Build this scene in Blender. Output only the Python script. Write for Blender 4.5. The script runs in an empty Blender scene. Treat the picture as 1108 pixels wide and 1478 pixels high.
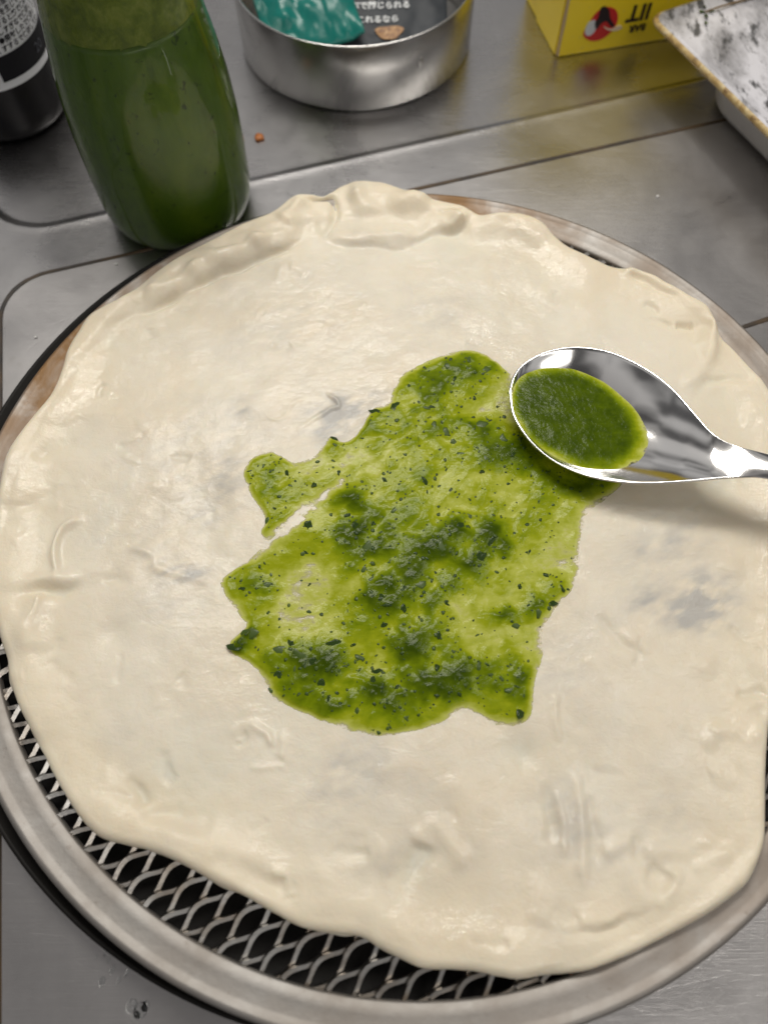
import bpy, bmesh, math, random
import numpy as np
from mathutils import Vector, Matrix
random.seed(4)
RNG = np.random.default_rng(11)
S = bpy.context.scene
COL = S.collection

# ------------------------------------------------------------------ camera
PW, PH, FPX = 1108.0, 1478.0, 1110.0
CAM = np.array([-0.0097, -0.1134, 0.2617])
TILT, ROLL = 0.44327, -0.00766
_fw = np.array([0, math.sin(TILT), -math.cos(TILT)])
_u0 = np.array([0, math.cos(TILT), math.sin(TILT)])
_r0 = np.array([1.0, 0, 0])
_rt = math.cos(ROLL) * _r0 + math.sin(ROLL) * _u0
_up = -math.sin(ROLL) * _r0 + math.cos(ROLL) * _u0
cd = bpy.data.cameras.new('camera')
cam = bpy.data.objects.new('camera', cd)
COL.objects.link(cam)
M = Matrix.Identity(4)
for i in range(3):
    M[i][0], M[i][1], M[i][2], M[i][3] = _rt[i], _up[i], -_fw[i], CAM[i]
cam.matrix_world = M
cd.sensor_fit = 'VERTICAL'
cd.sensor_height = 36.0
cd.sensor_width = 27.0
cd.lens = FPX / PH * 36.0
cd.clip_start = 0.01
cd.clip_end = 50
cd.dof.use_dof = True
cd.dof.focus_distance = 0.268
cd.dof.aperture_fstop = 7.5
S.camera = cam

# ------------------------------------------------------------------ light
W = bpy.data.worlds.new('World')
S.world = W
W.use_nodes = True
_wt = W.node_tree                           # made-up gradient shaping the reflections: bright mid-height, darker zenith and horizon
_g = _wt.nodes.new('ShaderNodeTexCoord'); _sx = _wt.nodes.new('ShaderNodeSeparateXYZ'); _rp = _wt.nodes.new('ShaderNodeValToRGB')
_wt.links.new(_g.outputs['Generated'], _sx.inputs[0]); _wt.links.new(_sx.outputs['Z'], _rp.inputs[0])
_rp.color_ramp.elements[0].position = 0.05; _rp.color_ramp.elements[0].color = (0.20, 0.195, 0.20, 1)
_rp.color_ramp.elements[1].position = 0.48; _rp.color_ramp.elements[1].color = (0.80, 0.785, 0.77, 1)
_e = _rp.color_ramp.elements.new(0.72); _e.color = (0.74, 0.72, 0.70, 1)
_e = _rp.color_ramp.elements.new(0.98); _e.color = (0.34, 0.325, 0.32, 1)
# noise added to the world to vary steel and spoon reflections, the same everywhere
_nz = _wt.nodes.new('ShaderNodeTexNoise'); _nz.inputs['Scale'].default_value = 3.2; _nz.inputs['Detail'].default_value = 2.5
_wt.links.new(_g.outputs['Generated'], _nz.inputs['Vector'])
_nr = _wt.nodes.new('ShaderNodeValToRGB')
_nr.color_ramp.elements[0].position = 0.42; _nr.color_ramp.elements[0].color = (0.16, 0.16, 0.165, 1)
_nr.color_ramp.elements[1].position = 0.60; _nr.color_ramp.elements[1].color = (1.0, 1.0, 1.0, 1)
_wt.links.new(_nz.outputs['Fac'], _nr.inputs[0])
_mx = _wt.nodes.new('ShaderNodeMix'); _mx.data_type = 'RGBA'; _mx.blend_type = 'MULTIPLY'; _mx.inputs['Factor'].default_value = 1.0
_wt.links.new(_rp.outputs[0], _mx.inputs[6]); _wt.links.new(_nr.outputs[0], _mx.inputs[7])
_wt.links.new(_mx.outputs[2], _wt.nodes['Background'].inputs[0])
_wt.nodes['Background'].inputs[1].default_value = 0.72

def area(name, loc, target, sx, sy, watts, col):
    l = bpy.data.lights.new(name, 'AREA')
    l.shape = 'RECTANGLE'
    l.size, l.size_y, l.energy, l.color = sx, sy, watts, col
    o = bpy.data.objects.new(name, l)
    COL.objects.link(o)
    o.location = loc
    o.rotation_euler = (Vector(target) - Vector(loc)).to_track_quat('-Z', 'Y').to_euler()
    return o
area('ceiling_or_fill_lamp', (-0.06, 0.46, 0.82), (0, 0.12, 0), 0.50, 0.16, 5.2, (1.0, 0.955, 0.885))
area('ceiling_or_fill_lamp', (0.52, 0.20, 1.1), (0.05, 0, 0), 0.14, 0.5, 2.2, (1.0, 0.95, 0.88))
area('ceiling_or_fill_lamp', (0.30, -0.60, 0.85), (0.05, 0.2, 0), 0.5, 0.2, 1.1, (1.0, 0.96, 0.90))  # added fill lamp from the front, brightens carton and front-facing folds

S.render.engine = 'CYCLES'
S.cycles.max_bounces = 7
S.cycles.diffuse_bounces = 2
S.cycles.glossy_bounces = 3
S.cycles.transmission_bounces = 6
S.cycles.transparent_max_bounces = 6
S.view_settings.view_transform = 'Standard'
S.view_settings.look = 'None'
S.view_settings.exposure = -0.07
S.view_settings.gamma = 1.0

# ------------------------------------------------------------------ helpers
def P(px, py, z):
    """pixel of the photograph -> point on the horizontal plane z"""
    d = (px - PW / 2) / FPX * _rt - (py - PH / 2) / FPX * _up + _fw
    return Vector(CAM + d * (z - CAM[2]) / d[2])

def PA(a, z):
    a = np.asarray(a, float)
    z = np.broadcast_to(np.asarray(z, float), a.shape[:1])
    d = (a[:, :1] - PW / 2) / FPX * _rt - (a[:, 1:2] - PH / 2) / FPX * _up + _fw
    k = (z - CAM[2]) / d[:, 2]
    return CAM + d * k[:, None]

def link(name, me, mat=None, parent=None, smooth=True):
    o = bpy.data.objects.new(name, me)
    COL.objects.link(o)
    if mat is not None and not me.materials:
        me.materials.append(mat)
    if parent is not None:
        o.parent = parent
    if smooth:
        me.polygons.foreach_set('use_smooth', [True] * len(me.polygons))
    return o

def mesh(name, v, f, mat=None, parent=None, smooth=True):
    me = bpy.data.meshes.new(name)
    me.from_pydata([tuple(map(float, q)) for q in v], [], [tuple(map(int, q)) for q in f])
    me.update()
    return link(name, me, mat, parent, smooth)

def from_bm(name, bm, mat=None, parent=None, smooth=True):
    me = bpy.data.meshes.new(name)
    bm.to_mesh(me)
    bm.free()
    return link(name, me, mat, parent, smooth)

def grid_mesh(name, V, mat=None, parent=None, closed_u=False, keep=None):
    """V: (nu, nv, 3) array -> quads"""
    nu, nv = V.shape[:2]
    idx = np.arange(nu * nv).reshape(nu, nv)
    a = idx if closed_u else idx[:-1]
    b = np.roll(idx, -1, 0) if closed_u else idx[1:]
    q = np.stack([a[:, :-1], b[:, :-1], b[:, 1:], a[:, 1:]], -1).reshape(-1, 4)
    if keep is not None:
        k = keep.reshape(-1)
        q = q[k[q].any(1)]
        used = np.unique(q)
        mp = -np.ones(nu * nv, int)
        mp[used] = np.arange(len(used))
        q = mp[q]
        vv = V.reshape(-1, 3)[used]
    else:
        used = None
        vv = V.reshape(-1, 3)
    me = bpy.data.meshes.new(name)
    me.vertices.add(len(vv))
    me.vertices.foreach_set('co', vv.astype(np.float32).ravel())
    me.loops.add(q.size)
    me.loops.foreach_set('vertex_index', q.astype(np.int32).ravel())
    me.polygons.add(len(q))
    me.polygons.foreach_set('loop_start', np.arange(0, q.size, 4, dtype=np.int32))
    me.polygons.foreach_set('loop_total', np.full(len(q), 4, np.int32))
    me.update(calc_edges=True)
    me.validate()
    o = link(name, me, mat, parent)
    return (o, used) if keep is not None else o

def set_attr(o, name, vals):
    a = o.data.attributes.new(name, 'FLOAT', 'POINT')
    a.data.foreach_set('value', np.asarray(vals, np.float32).ravel())

def lathe(name, prof, mat=None, parent=None, n=96, loc=(0, 0, 0)):
    prof = np.asarray(prof, float)
    t = np.linspace(0, 2 * math.pi, n, endpoint=False)
    V = np.zeros((n, len(prof), 3))
    V[..., 0] = prof[None, :, 0] * np.cos(t)[:, None] + loc[0]
    V[..., 1] = prof[None, :, 0] * np.sin(t)[:, None] + loc[1]
    V[..., 2] = prof[None, :, 1] + loc[2]
    return grid_mesh(name, V, mat, parent, closed_u=True)

def empty(name, loc=(0, 0, 0)):
    o = bpy.data.objects.new(name, None)
    COL.objects.link(o)
    o.empty_display_size = 0.01
    return o

def tag(o, label=None, cat=None, group=None, kind=None):
    if label: o['label'] = label
    if cat: o['category'] = cat
    if group: o['group'] = group
    if kind: o['kind'] = kind
    return o

def smooth01(x):
    x = np.clip(x, 0, 1)
    return x * x * (3 - 2 * x)

_lat = np.random.default_rng(5).random((8, 256, 256))
def vnoise(x, y, s=0):
    L = _lat[s % 8]
    xi = np.floor(x).astype(int); yi = np.floor(y).astype(int)
    fx = smooth01(x - xi); fy = smooth01(y - yi)
    a = L[xi % 256, yi % 256]; b = L[(xi + 1) % 256, yi % 256]
    c = L[xi % 256, (yi + 1) % 256]; d = L[(xi + 1) % 256, (yi + 1) % 256]
    return (a * (1 - fx) + b * fx) * (1 - fy) + (c * (1 - fx) + d * fx) * fy - 0.5

def fbm(x, y, freq, oct=4, s=0, gain=0.5):
    r = 0; a = 1
    for i in range(oct):
        r = r + a * vnoise(x * freq + 17.3 * i, y * freq + 9.1 * i, s + i)
        freq *= 2.03; a *= gain
    return r

def poly_sdf(x, y, poly):
    """signed distance, negative inside"""
    poly = np.asarray(poly, float)
    d = np.full(x.shape, 1e9); ins = np.zeros(x.shape, bool)
    n = len(poly)
    for i in range(n):
        a = poly[i]; b = poly[(i + 1) % n]
        e = b - a; wx = x - a[0]; wy = y - a[1]
        t = np.clip((wx * e[0] + wy * e[1]) / (e @ e + 1e-18), 0, 1)
        d = np.minimum(d, (wx - e[0] * t) ** 2 + (wy - e[1] * t) ** 2)
        c = (a[1] <= y) != (b[1] <= y)
        with np.errstate(divide='ignore', invalid='ignore'):
            xx = a[0] + (y - a[1]) / (b[1] - a[1] if b[1] != a[1] else 1e-12) * e[0]
        ins ^= c & (x < xx)
    d = np.sqrt(d)
    return np.where(ins, -d, d)

def line_dist(x, y, pl):
    """distance to a polyline, side (+ left of its direction) and 0..1 run"""
    pl = np.asarray(pl, float)
    best = np.full(x.shape, 1e9); side = np.zeros(x.shape); run = np.zeros(x.shape)
    seg = np.linalg.norm(np.diff(pl, axis=0), axis=1); tot = seg.sum(); acc = 0
    for i in range(len(pl) - 1):
        a, b = pl[i], pl[i + 1]
        e = b - a; wx = x - a[0]; wy = y - a[1]
        t = np.clip((wx * e[0] + wy * e[1]) / (e @ e), 0, 1)
        d = np.hypot(wx - e[0] * t, wy - e[1] * t)
        m = d < best
        best = np.where(m, d, best)
        side = np.where(m, np.sign(e[0] * wy - e[1] * wx), side)
        run = np.where(m, (acc + t * seg[i]) / tot, run)
        acc += seg[i]
    return best, side, run

def smooth_pl(pts, k=6, closed=False):
    p = np.asarray(pts, float); n = len(p); out = []
    rng_ = range(n) if closed else range(n - 1)
    for i in rng_:
        if closed:
            a, b, c, d = p[(i - 1) % n], p[i], p[(i + 1) % n], p[(i + 2) % n]
        else:
            a, b, c, d = p[max(i - 1, 0)], p[i], p[i + 1], p[min(i + 2, n - 1)]
        for t in np.linspace(0, 1, k, endpoint=False):
            out.append(0.5 * (2 * b + (c - a) * t + (2 * a - 5 * b + 4 * c - d) * t * t + (-a + 3 * b - 3 * c + d) * t ** 3))
    if not closed: out.append(p[-1])
    return np.array(out)

def tube(name, pts, r, mat, parent=None, n=8, zs=1.0):
    pts = [Vector(q) for q in pts]
    V = np.zeros((len(pts), n, 3))
    rr = r if hasattr(r, '__len__') else [r] * len(pts)
    for i, q in enumerate(pts):
        t = (pts[min(i + 1, len(pts) - 1)] - pts[max(i - 1, 0)]).normalized()
        s = t.cross(Vector((0, 0, 1)))
        s = s.normalized() if s.length > 1e-6 else Vector((1, 0, 0))
        u = s.cross(t)
        for j in range(n):
            a = 2 * math.pi * j / n
            V[i, j] = q + s * math.cos(a) * rr[i] + u * math.sin(a) * rr[i] * zs
    V = np.concatenate([V, V[:, :1]], 1)
    V = np.concatenate([V[:1] * 0 + np.array(pts[0]), V, V[:1] * 0 + np.array(pts[-1])], 0)
    o = grid_mesh(name, V, mat, parent)
    return o

# ------------------------------------------------------------------ materials
class NT:
    def __init__(self, name):
        self.m = bpy.data.materials.new(name)
        self.m.use_nodes = True
        self.t = self.m.node_tree
        self.b = self.t.nodes['Principled BSDF']
        self.out = self.t.nodes['Material Output']
        self.tc = None
    def node(self, ty, **k):
        n = self.t.nodes.new(ty)
        for a, v in k.items(): setattr(n, a, v)
        return n
    def plug(self, sock, v):
        if isinstance(v, bpy.types.NodeSocket): self.t.links.new(v, sock)
        elif hasattr(v, '__len__') and len(v) == 3 and sock.type == 'RGBA': sock.default_value = (*v, 1)
        else: sock.default_value = v
    def set(self, **k):
        for a, v in k.items(): self.plug(self.b.inputs[a.replace('_', ' ')], v)
        return self
    def coord(self, scale=(1, 1, 1), rot=(0, 0, 0), kind='Object'):
        if self.tc is None: self.tc = self.node('ShaderNodeTexCoord')
        mp = self.node('ShaderNodeMapping')
        mp.inputs['Scale'].default_value = scale
        mp.inputs['Rotation'].default_value = rot
        self.t.links.new(self.tc.outputs[kind], mp.inputs['Vector'])
        return mp.outputs[0]
    def noise(self, scale, detail=4, rough=0.55, vec=None, dist=0.0):
        n = self.node('ShaderNodeTexNoise')
        n.inputs['Scale'].default_value = scale
        n.inputs['Detail'].default_value = detail
        n.inputs['Roughness'].default_value = rough
        n.inputs['Distortion'].default_value = dist
        self.t.links.new(vec if vec is not None else self.coord(), n.inputs['Vector'])
        return n.outputs['Fac']
    def ramp(self, fac, stops, interp='LINEAR'):
        r = self.node('ShaderNodeValToRGB')
        r.color_ramp.interpolation = interp
        e = r.color_ramp.elements
        while len(e) < len(stops): e.new(0.5)
        for q, (p, c) in zip(e, stops):
            q.position = p
            q.color = (*c, 1) if hasattr(c, '__len__') else (c, c, c, 1)
        self.plug(r.inputs[0], fac)
        return r.outputs[0]
    def mix(self, fac, a, b, mode='MIX'):
        n = self.node('ShaderNodeMix', data_type='RGBA', blend_type=mode)
        self.plug(n.inputs['Factor'], fac)
        self.plug(n.inputs[6], a); self.plug(n.inputs[7], b)
        return n.outputs[2]
    def math(self, op, a, b=0.0, c=None):
        n = self.node('ShaderNodeMath', operation=op)
        self.plug(n.inputs[0], a); self.plug(n.inputs[1], b)
        if c is not None: self.plug(n.inputs[2], c)
        return n.outputs[0]
    def attr(self, name):
        n = self.node('ShaderNodeAttribute', attribute_name=name)
        return n.outputs['Fac']
    def bump(self, h, strength=0.5, dist=0.001, normal=None):
        n = self.node('ShaderNodeBump')
        n.inputs['Strength'].default_value = strength
        n.inputs['Distance'].default_value = dist
        self.plug(n.inputs['Height'], h)
        if normal is not None: self.plug(n.inputs['Normal'], normal)
        return n.outputs[0]

def simple(name, col, rough=0.5, metal=0.0, **k):
    n = NT(name)
    n.set(Base_Color=col, Roughness=rough, Metallic=metal, **k)
    return n.m

def steel_mat(name, col, r0, r1, rot=0.295, scratch=0.12):
    n = NT(name)
    br = n.noise(60, 6, 0.6, n.coord((1, 40, 40), (0, 0, -rot)))
    sm = n.noise(14, 5, 0.6, dist=0.6)
    fine = n.noise(900, 2, 0.5)
    smk = n.ramp(sm, [(0.30, 0.0), (0.68, 1.0)])
    r = n.math('MULTIPLY_ADD', smk, (r1 - r0) * 0.5, r0 + 0.02)
    r = n.math('ADD', r, n.math('MULTIPLY', br, 0.08))
    spots = n.ramp(n.noise(120, 3, 0.5), [(0.66, 0.0), (0.74, 1.0)])
    c = n.mix(n.ramp(n.noise(33, 6, 0.65, dist=0.9), [(0.35, 0.0), (0.7, 1.0)]), col, tuple(q * 0.90 for q in col))
    c = n.mix(n.math('MULTIPLY', spots, 0.18), c, (0.3, 0.28, 0.25))
    # fine wandering scratches
    v = n.node('ShaderNodeTexVoronoi', feature='DISTANCE_TO_EDGE')
    v.inputs['Scale'].default_value = 22
    n.t.links.new(n.coord((1, 3.5, 1), (0, 0, 0.7)), v.inputs['Vector'])
    sc = n.ramp(v.outputs['Distance'], [(0.0, 1.0), (0.012, 0.0)])
    h = n.math('ADD', n.math('MULTIPLY', br, 0.5), n.math('MULTIPLY', fine, 0.08))
    h = n.math('SUBTRACT', h, n.math('MULTIPLY', sc, scratch))
    wav = n.noise(9, 2, 0.5)
    nb = n.bump(wav, 0.25, 0.004)
    n.set(Base_Color=c, Metallic=1.0, Roughness=r, Normal=n.bump(h, 0.4, 0.0003, nb))
    return n.m

M_steel = steel_mat('brushed_steel', (0.53, 0.52, 0.52), 0.16, 0.40)
M_panel = steel_mat('panel_steel', (0.53, 0.515, 0.51), 0.20, 0.46)
M_ring = steel_mat('ring_steel', (0.62, 0.61, 0.59), 0.12, 0.26)

# aluminium rim with baked-on grease
n = NT('rim_aluminium')
br = n.noise(420, 4, 0.6)
stain = n.attr('stain')
blot = n.noise(55, 5, 0.6, dist=0.5)
stf = n.math('MULTIPLY', stain, n.ramp(blot, [(0.30, 0.15), (0.60, 1.0)]))
pits = n.ramp(n.noise(330, 3, 0.6), [(0.66, 0.0), (0.72, 1.0)])
c = n.mix(n.ramp(n.noise(30, 5, 0.6), [(0.3, 0.0), (0.7, 1.0)]), (0.40, 0.39, 0.375), (0.30, 0.285, 0.265))
c = n.mix(stf, c, (0.24, 0.135, 0.055))
c = n.mix(n.math('MULTIPLY', pits, n.math('MULTIPLY_ADD', stain, 0.5, 0.12)), c, (0.12, 0.08, 0.05))
n.set(Base_Color=c, Metallic=n.math('MULTIPLY_ADD', stf, -0.6, 1.0),
      Roughness=n.math('MULTIPLY_ADD', blot, 0.25, 0.46), Normal=n.bump(br, 0.3, 0.0003))
M_rim = n.m

n = NT('wire_mesh_aluminium')
c = n.mix(n.ramp(n.noise(70, 4, 0.6), [(0.45, 0.0), (0.75, 1.0)]), (0.50, 0.485, 0.46), (0.33, 0.26, 0.19))
n.set(Base_Color=c, Metallic=1.0, Roughness=0.30, Normal=n.bump(n.noise(700, 3), 0.3, 0.0003))
M_mesh = n.m
n = NT('black_iron')
n.set(Base_Color=n.mix(n.noise(60, 4), (0.006, 0.0055, 0.005), (0.014, 0.012, 0.010)), Roughness=0.55, Specular_IOR_Level=0.2,
      Normal=n.bump(n.noise(300, 3), 0.3, 0.0003))
M_black = n.m

# ------------------------------------------------------------------ counter
ANG = math.atan2(0.0893, 0.2897)
CA, SA = math.cos(ANG), math.sin(ANG)
O2 = np.array([0.0065, 0.1802])            # a point of the panel's back edge
def cxy(u, v): return np.stack([O2[0] + u * CA - v * SA, O2[1] + u * SA + v * CA], -1)
def cuv(x, y): return ((x - O2[0]) * CA + (y - O2[1]) * SA, -(x - O2[0]) * SA + (y - O2[1]) * CA)
lu, lv = cuv(*P(360, 265, 0)[:2])
lv2 = cuv(*P(1000, 110, 0)[:2])[1]
LEDGE_V = 0.5 * (lv + lv2)
LEDGE_U = cuv(*P(-22, 280, 0)[:2])[0]
def dense(lo, hi, c, w, n1, n2):
    return np.unique(np.concatenate([np.linspace(lo, hi, n1), np.linspace(c - w, c + w, n2)]))
uu = dense(-0.7, 0.7, LEDGE_U + 0.012, 0.035, 60, 90)
vv = dense(-0.6, 0.6, LEDGE_V + 0.012, 0.035, 60, 110)
U, V_ = np.meshgrid(uu, vv, indexing='ij')
rad = 0.03
qx = LEDGE_U + rad - U; qy = LEDGE_V + rad - V_
sd = np.where((qx > 0) & (qy > 0), np.hypot(qx, qy), np.maximum(qx, qy)) - rad   # <0 inside the recess
Zc = -0.0022 * smooth01((0.002 - sd) / 0.0055)
Zc = Zc + 0.00032 * np.exp(-((sd - 0.001) / 0.0032) ** 2)
XY = cxy(U, V_)
cg = grid_mesh('counter', np.concatenate([XY, Zc[..., None]], -1), M_steel)
tag(cg, kind='structure')
ZB = -0.0022                                # level of the pressed back zone

def slab(name, loop, z0, z1, bev, mat, parent=None):
    bm = bmesh.new()
    vs = [bm.verts.new((q[0], q[1], z1)) for q in loop]
    f = bm.faces.new(vs)
    if f.calc_area() and f.normal.z < 0: f.normal_flip()
    r = bmesh.ops.extrude_face_region(bm, geom=[f])
    top = [g for g in r['geom'] if isinstance(g, bmesh.types.BMVert)]
    for v in vs: v.co.z = z0
    bm.normal_update()
    for v in top: v.co.z = z1
    if bev > 0:
        ts = set(top)
        ed = [e for e in bm.edges if e.verts[0] in ts and e.verts[1] in ts]
        bmesh.ops.bevel(bm, geom=ed, offset=bev, segments=3, profile=0.5, affect='EDGES')
    bmesh.ops.recalc_face_normals(bm, faces=bm.faces[:])
    return from_bm(name, bm, mat, parent, smooth=False)

def round_corner(a, b, c, r, k=10):
    a, b, c = map(lambda q: np.array(q[:2], float), (a, b, c))
    d1 = (a - b) / np.linalg.norm(a - b); d2 = (c - b) / np.linalg.norm(c - b)
    half = math.acos(np.clip(d1 @ d2, -1, 1)) / 2
    t = r / math.tan(half)
    ctr = b + (d1 + d2) / np.linalg.norm(d1 + d2) * r / math.sin(half)
    p1, p2 = b + d1 * t, b + d2 * t
    a1 = math.atan2(*(p1 - ctr)[::-1]); a2 = math.atan2(*(p2 - ctr)[::-1])
    da = (a2 - a1 + math.pi) % (2 * math.pi) - math.pi
    return [ctr + r * np.array([math.cos(a1 + da * i / k), math.sin(a1 + da * i / k)]) for i in range(k + 1)]
pl1 = P(60, 400, 0); pr1 = P(990, 190, 0)
dr = (pr1 - pl1).normalized()
pl_top = P(5, 470, 0); pl_bot = P(4, 1430, 0)
dl = (pl_bot - pl_top).normalized()
# corner where both edges meet
A_ = np.array([[dr.x, -dl.x], [dr.y, -dl.y]])
tt = np.linalg.solve(A_, np.array([pl_top.x - pl1.x, pl_top.y - pl1.y]))
corner = pl1 + dr * tt[0]
far_r = pl1 + dr * 0.62
far_b = pl_top + dl * 0.50
loop = [far_b] + [Vector((*q, 0)) for q in round_corner(far_b, corner, far_r, 0.022)] + [far_r, far_r + dl * 0.6]
pan_ = slab('counter_panel', loop, 0.0002, 0.0014, 0.0006, M_panel)
tag(pan_, kind='structure')
n = NT('joint_grime')
n.set(Base_Color=n.ramp(n.noise(45, 4), [(0.35, (0.025, 0.022, 0.02)), (0.62, (0.09, 0.055, 0.025))]), Roughness=0.6)
M_grime = n.m
edge = [far_b] + [Vector((*q, 0)) for q in round_corner(far_b, corner, far_r, 0.022)]
edge += [edge[-1].lerp(far_r, t) for t in np.linspace(0.05, 1, 14)]
def edge_out(i):
    q = edge[i]
    t = (edge[min(i + 1, len(edge) - 1)] - edge[max(i - 1, 0)]).normalized()
    return q + Vector((-t.y, t.x, 0)) * 0.0007 + Vector((0, 0, 0.0006))
j = tube('panel_joint', [edge_out(i) for i in range(len(edge))], [0.0011 + 0.0003 * random.random() for _ in edge], M_grime)
tag(j, kind='structure')
j2 = tube('panel_line', [P(1040, 482, 0.0014), P(1075, 471, 0.0014), P(1112, 459, 0.0014), P(1300, 402, 0.0014)], [0.0005, 0.0011, 0.0012, 0.0012], M_grime, zs=0.4)  # thin dark line across the panel, just outside the rim
tag(j2, kind='structure')

# ------------------------------------------------------------------ black pan and pizza screen
bp = lathe('black_pan', [(0.0, 0.0018), (0.140, 0.0018), (0.150, 0.003), (0.1555, 0.0065), (0.1580, 0.0102), (0.1586, 0.0110),
     (0.1582, 0.0116), (0.1572, 0.0112), (0.1545, 0.0076), (0.149, 0.0046), (0.139, 0.0042), (0.0, 0.0042)], M_black, n=160, loc=(-0.0058, 0.0028, 0))
tag(bp, 'round black iron pan under the pizza screen', 'pan')

scr = empty('pizza_screen')
tag(scr, 'round aluminium pizza screen of expanded mesh with stained flat rim', 'pizza screen')
RI, RO = 0.1437, 0.1550
prof = [(RI, 0.0150), (RI, 0.0176), (RI + 0.0006, 0.0182), (0.1475, 0.0186), (0.1508, 0.0188), (0.1518, 0.0191),
        (0.1530, 0.0199), (0.1541, 0.0199), (0.1549, 0.0190), (0.1551, 0.0175), (0.1546, 0.0150), (0.1533, 0.0128), (0.1515, 0.0118),
        (0.1500, 0.0122), (0.1490, 0.0140), (RI, 0.0150)]
NR = 360
rim = lathe('rim', prof, M_rim, scr, n=NR)
t = np.linspace(0, 2 * math.pi, NR, endpoint=False)
st = 0.14 + 0.9 * np.exp(-((np.degrees(t) - 152 + 180) % 360 - 180) ** 2 / (2 * 17 ** 2)) + 0.85 * np.exp(-((np.degrees(t) - 78 + 180) % 360 - 180) ** 2 / (2 * 9 ** 2)) \
     + 0.22 * np.exp(-((np.degrees(t) - 40 + 180) % 360 - 180) ** 2 / (2 * 25 ** 2)) + 0.16 * np.exp(-((np.degrees(t) + 45 + 180) % 360 - 180) ** 2 / (2 * 20 ** 2))
set_attr(rim, 'stain', np.repeat(st[:, None], len(prof), 1))
# expanded metal: strands run along the long way of the diamonds and touch their neighbours by turns
LW, SW = 0.0180, 0.0066
la = math.radians(40)
ct, sn = math.cos(la), math.sin(la)
mv, mf = [], []
NP = 14
for k in range(-46, 47):
    y0 = k * SW / 2
    half = 0.1442 ** 2 - y0 ** 2
    if half <= 0: continue
    half = math.sqrt(half)
    N = int(2 * half / (LW / NP))
    xs = np.linspace(-half, half, max(N, 2))
    ph = (xs / LW) % 1.0
    tri = np.abs(ph * 2 - 1) * 2 - 1
    tri = np.clip(tri * 1.12, -1, 1)
    tri = np.sin(tri * math.pi / 2) * 0.6 + tri * 0.4
    sg = 1 if k % 2 == 0 else -1
    ys = y0 + sg * tri * (SW / 4 - 0.00010)
    dtri = np.gradient(tri)
    zc = 0.0166 + sg * 0.00055 * tri
    wv, hh = 0.00072, 0.00042
    base = len(mv)
    tw = math.radians(30)
    for i in range(len(xs)):
        for (a, b) in ((-wv, -hh), (wv, -hh), (wv, hh), (-wv, hh)):
            yy = a * math.cos(tw) - b * math.sin(tw); zz = a * math.sin(tw) + b * math.cos(tw)
            X, Y = xs[i], ys[i] + yy
            rr = math.hypot(X, Y)
            if rr > 0.1448: X *= 0.1448 / rr; Y *= 0.1448 / rr
            mv.append((X * ct - Y * sn, X * sn + Y * ct, zc[i] + zz))
    for i in range(len(xs) - 1):
        for q in range(4):
            a = base + i * 4 + q; b = base + i * 4 + (q + 1) % 4
            mf.append((a, b, b + 4, a + 4))
mesh('expanded_mesh', mv, mf, M_mesh, scr, smooth=False)

# ------------------------------------------------------------------ dough
OUT = [(521,258),(553,262),(594,275),(634,287),(668,296),(690,308),(716,309),(756,309),(781,319),(800,336),(830,357),(880,378),(930,390),(965,408),(992,424),(1020,440),
 (1033,462),(1041,483),(1062,503),(1085,527),(1106,551),(1126,590),(1142,650),(1152,730),(1152,810),(1142,900),(1126,985),(1112,1050),(1108,1110),(1107,1160),(1105,1202),(1098,1235),
 (1080,1274),(1051,1300),(1015,1325),(961,1354),(910,1379),(852,1402),(791,1409),(755,1416),(722,1413),(683,1404),(642,1402),(607,1399),(575,1384),(545,1368),(520,1354),(480,1348),
 (435,1340),(390,1317),(350,1294),(318,1281),(285,1261),(249,1242),(212,1228),(179,1220),(147,1211),(124,1194),(101,1164),(79,1128),(66,1103),(52,1076),(39,1049),(25,1022),(15,995),
 (9,974),(7,950),(-1,925),(-9,890),(-13,850),(-12,800),(-8,740),(0,683),(11,646),(31,616),(66,574),(86,536),(97,499),(112,473),(130,449),(179,424),(223,391),(260,369),(298,350),(350,321),
 (391,305),(423,283),(445,279),(468,279),(492,265)]
ow = PA(OUT, 0.0215)[:, :2]
DC = np.array([0.0, 0.005])
ow_s = smooth_pl(ow, 6, True)
oang = np.arctan2(ow_s[:, 1] - DC[1], ow_s[:, 0] - DC[0]); orad = np.hypot(ow_s[:, 0] - DC[0], ow_s[:, 1] - DC[1])
so = np.argsort(oang); oang, orad = oang[so], orad[so]
def rout(th): return np.interp((th + math.pi) % (2 * math.pi) - math.pi, oang, orad, period=2 * math.pi)

def pxline(pts, z=0.0225): return smooth_pl(PA(pts, z)[:, :2], 5)
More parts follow.
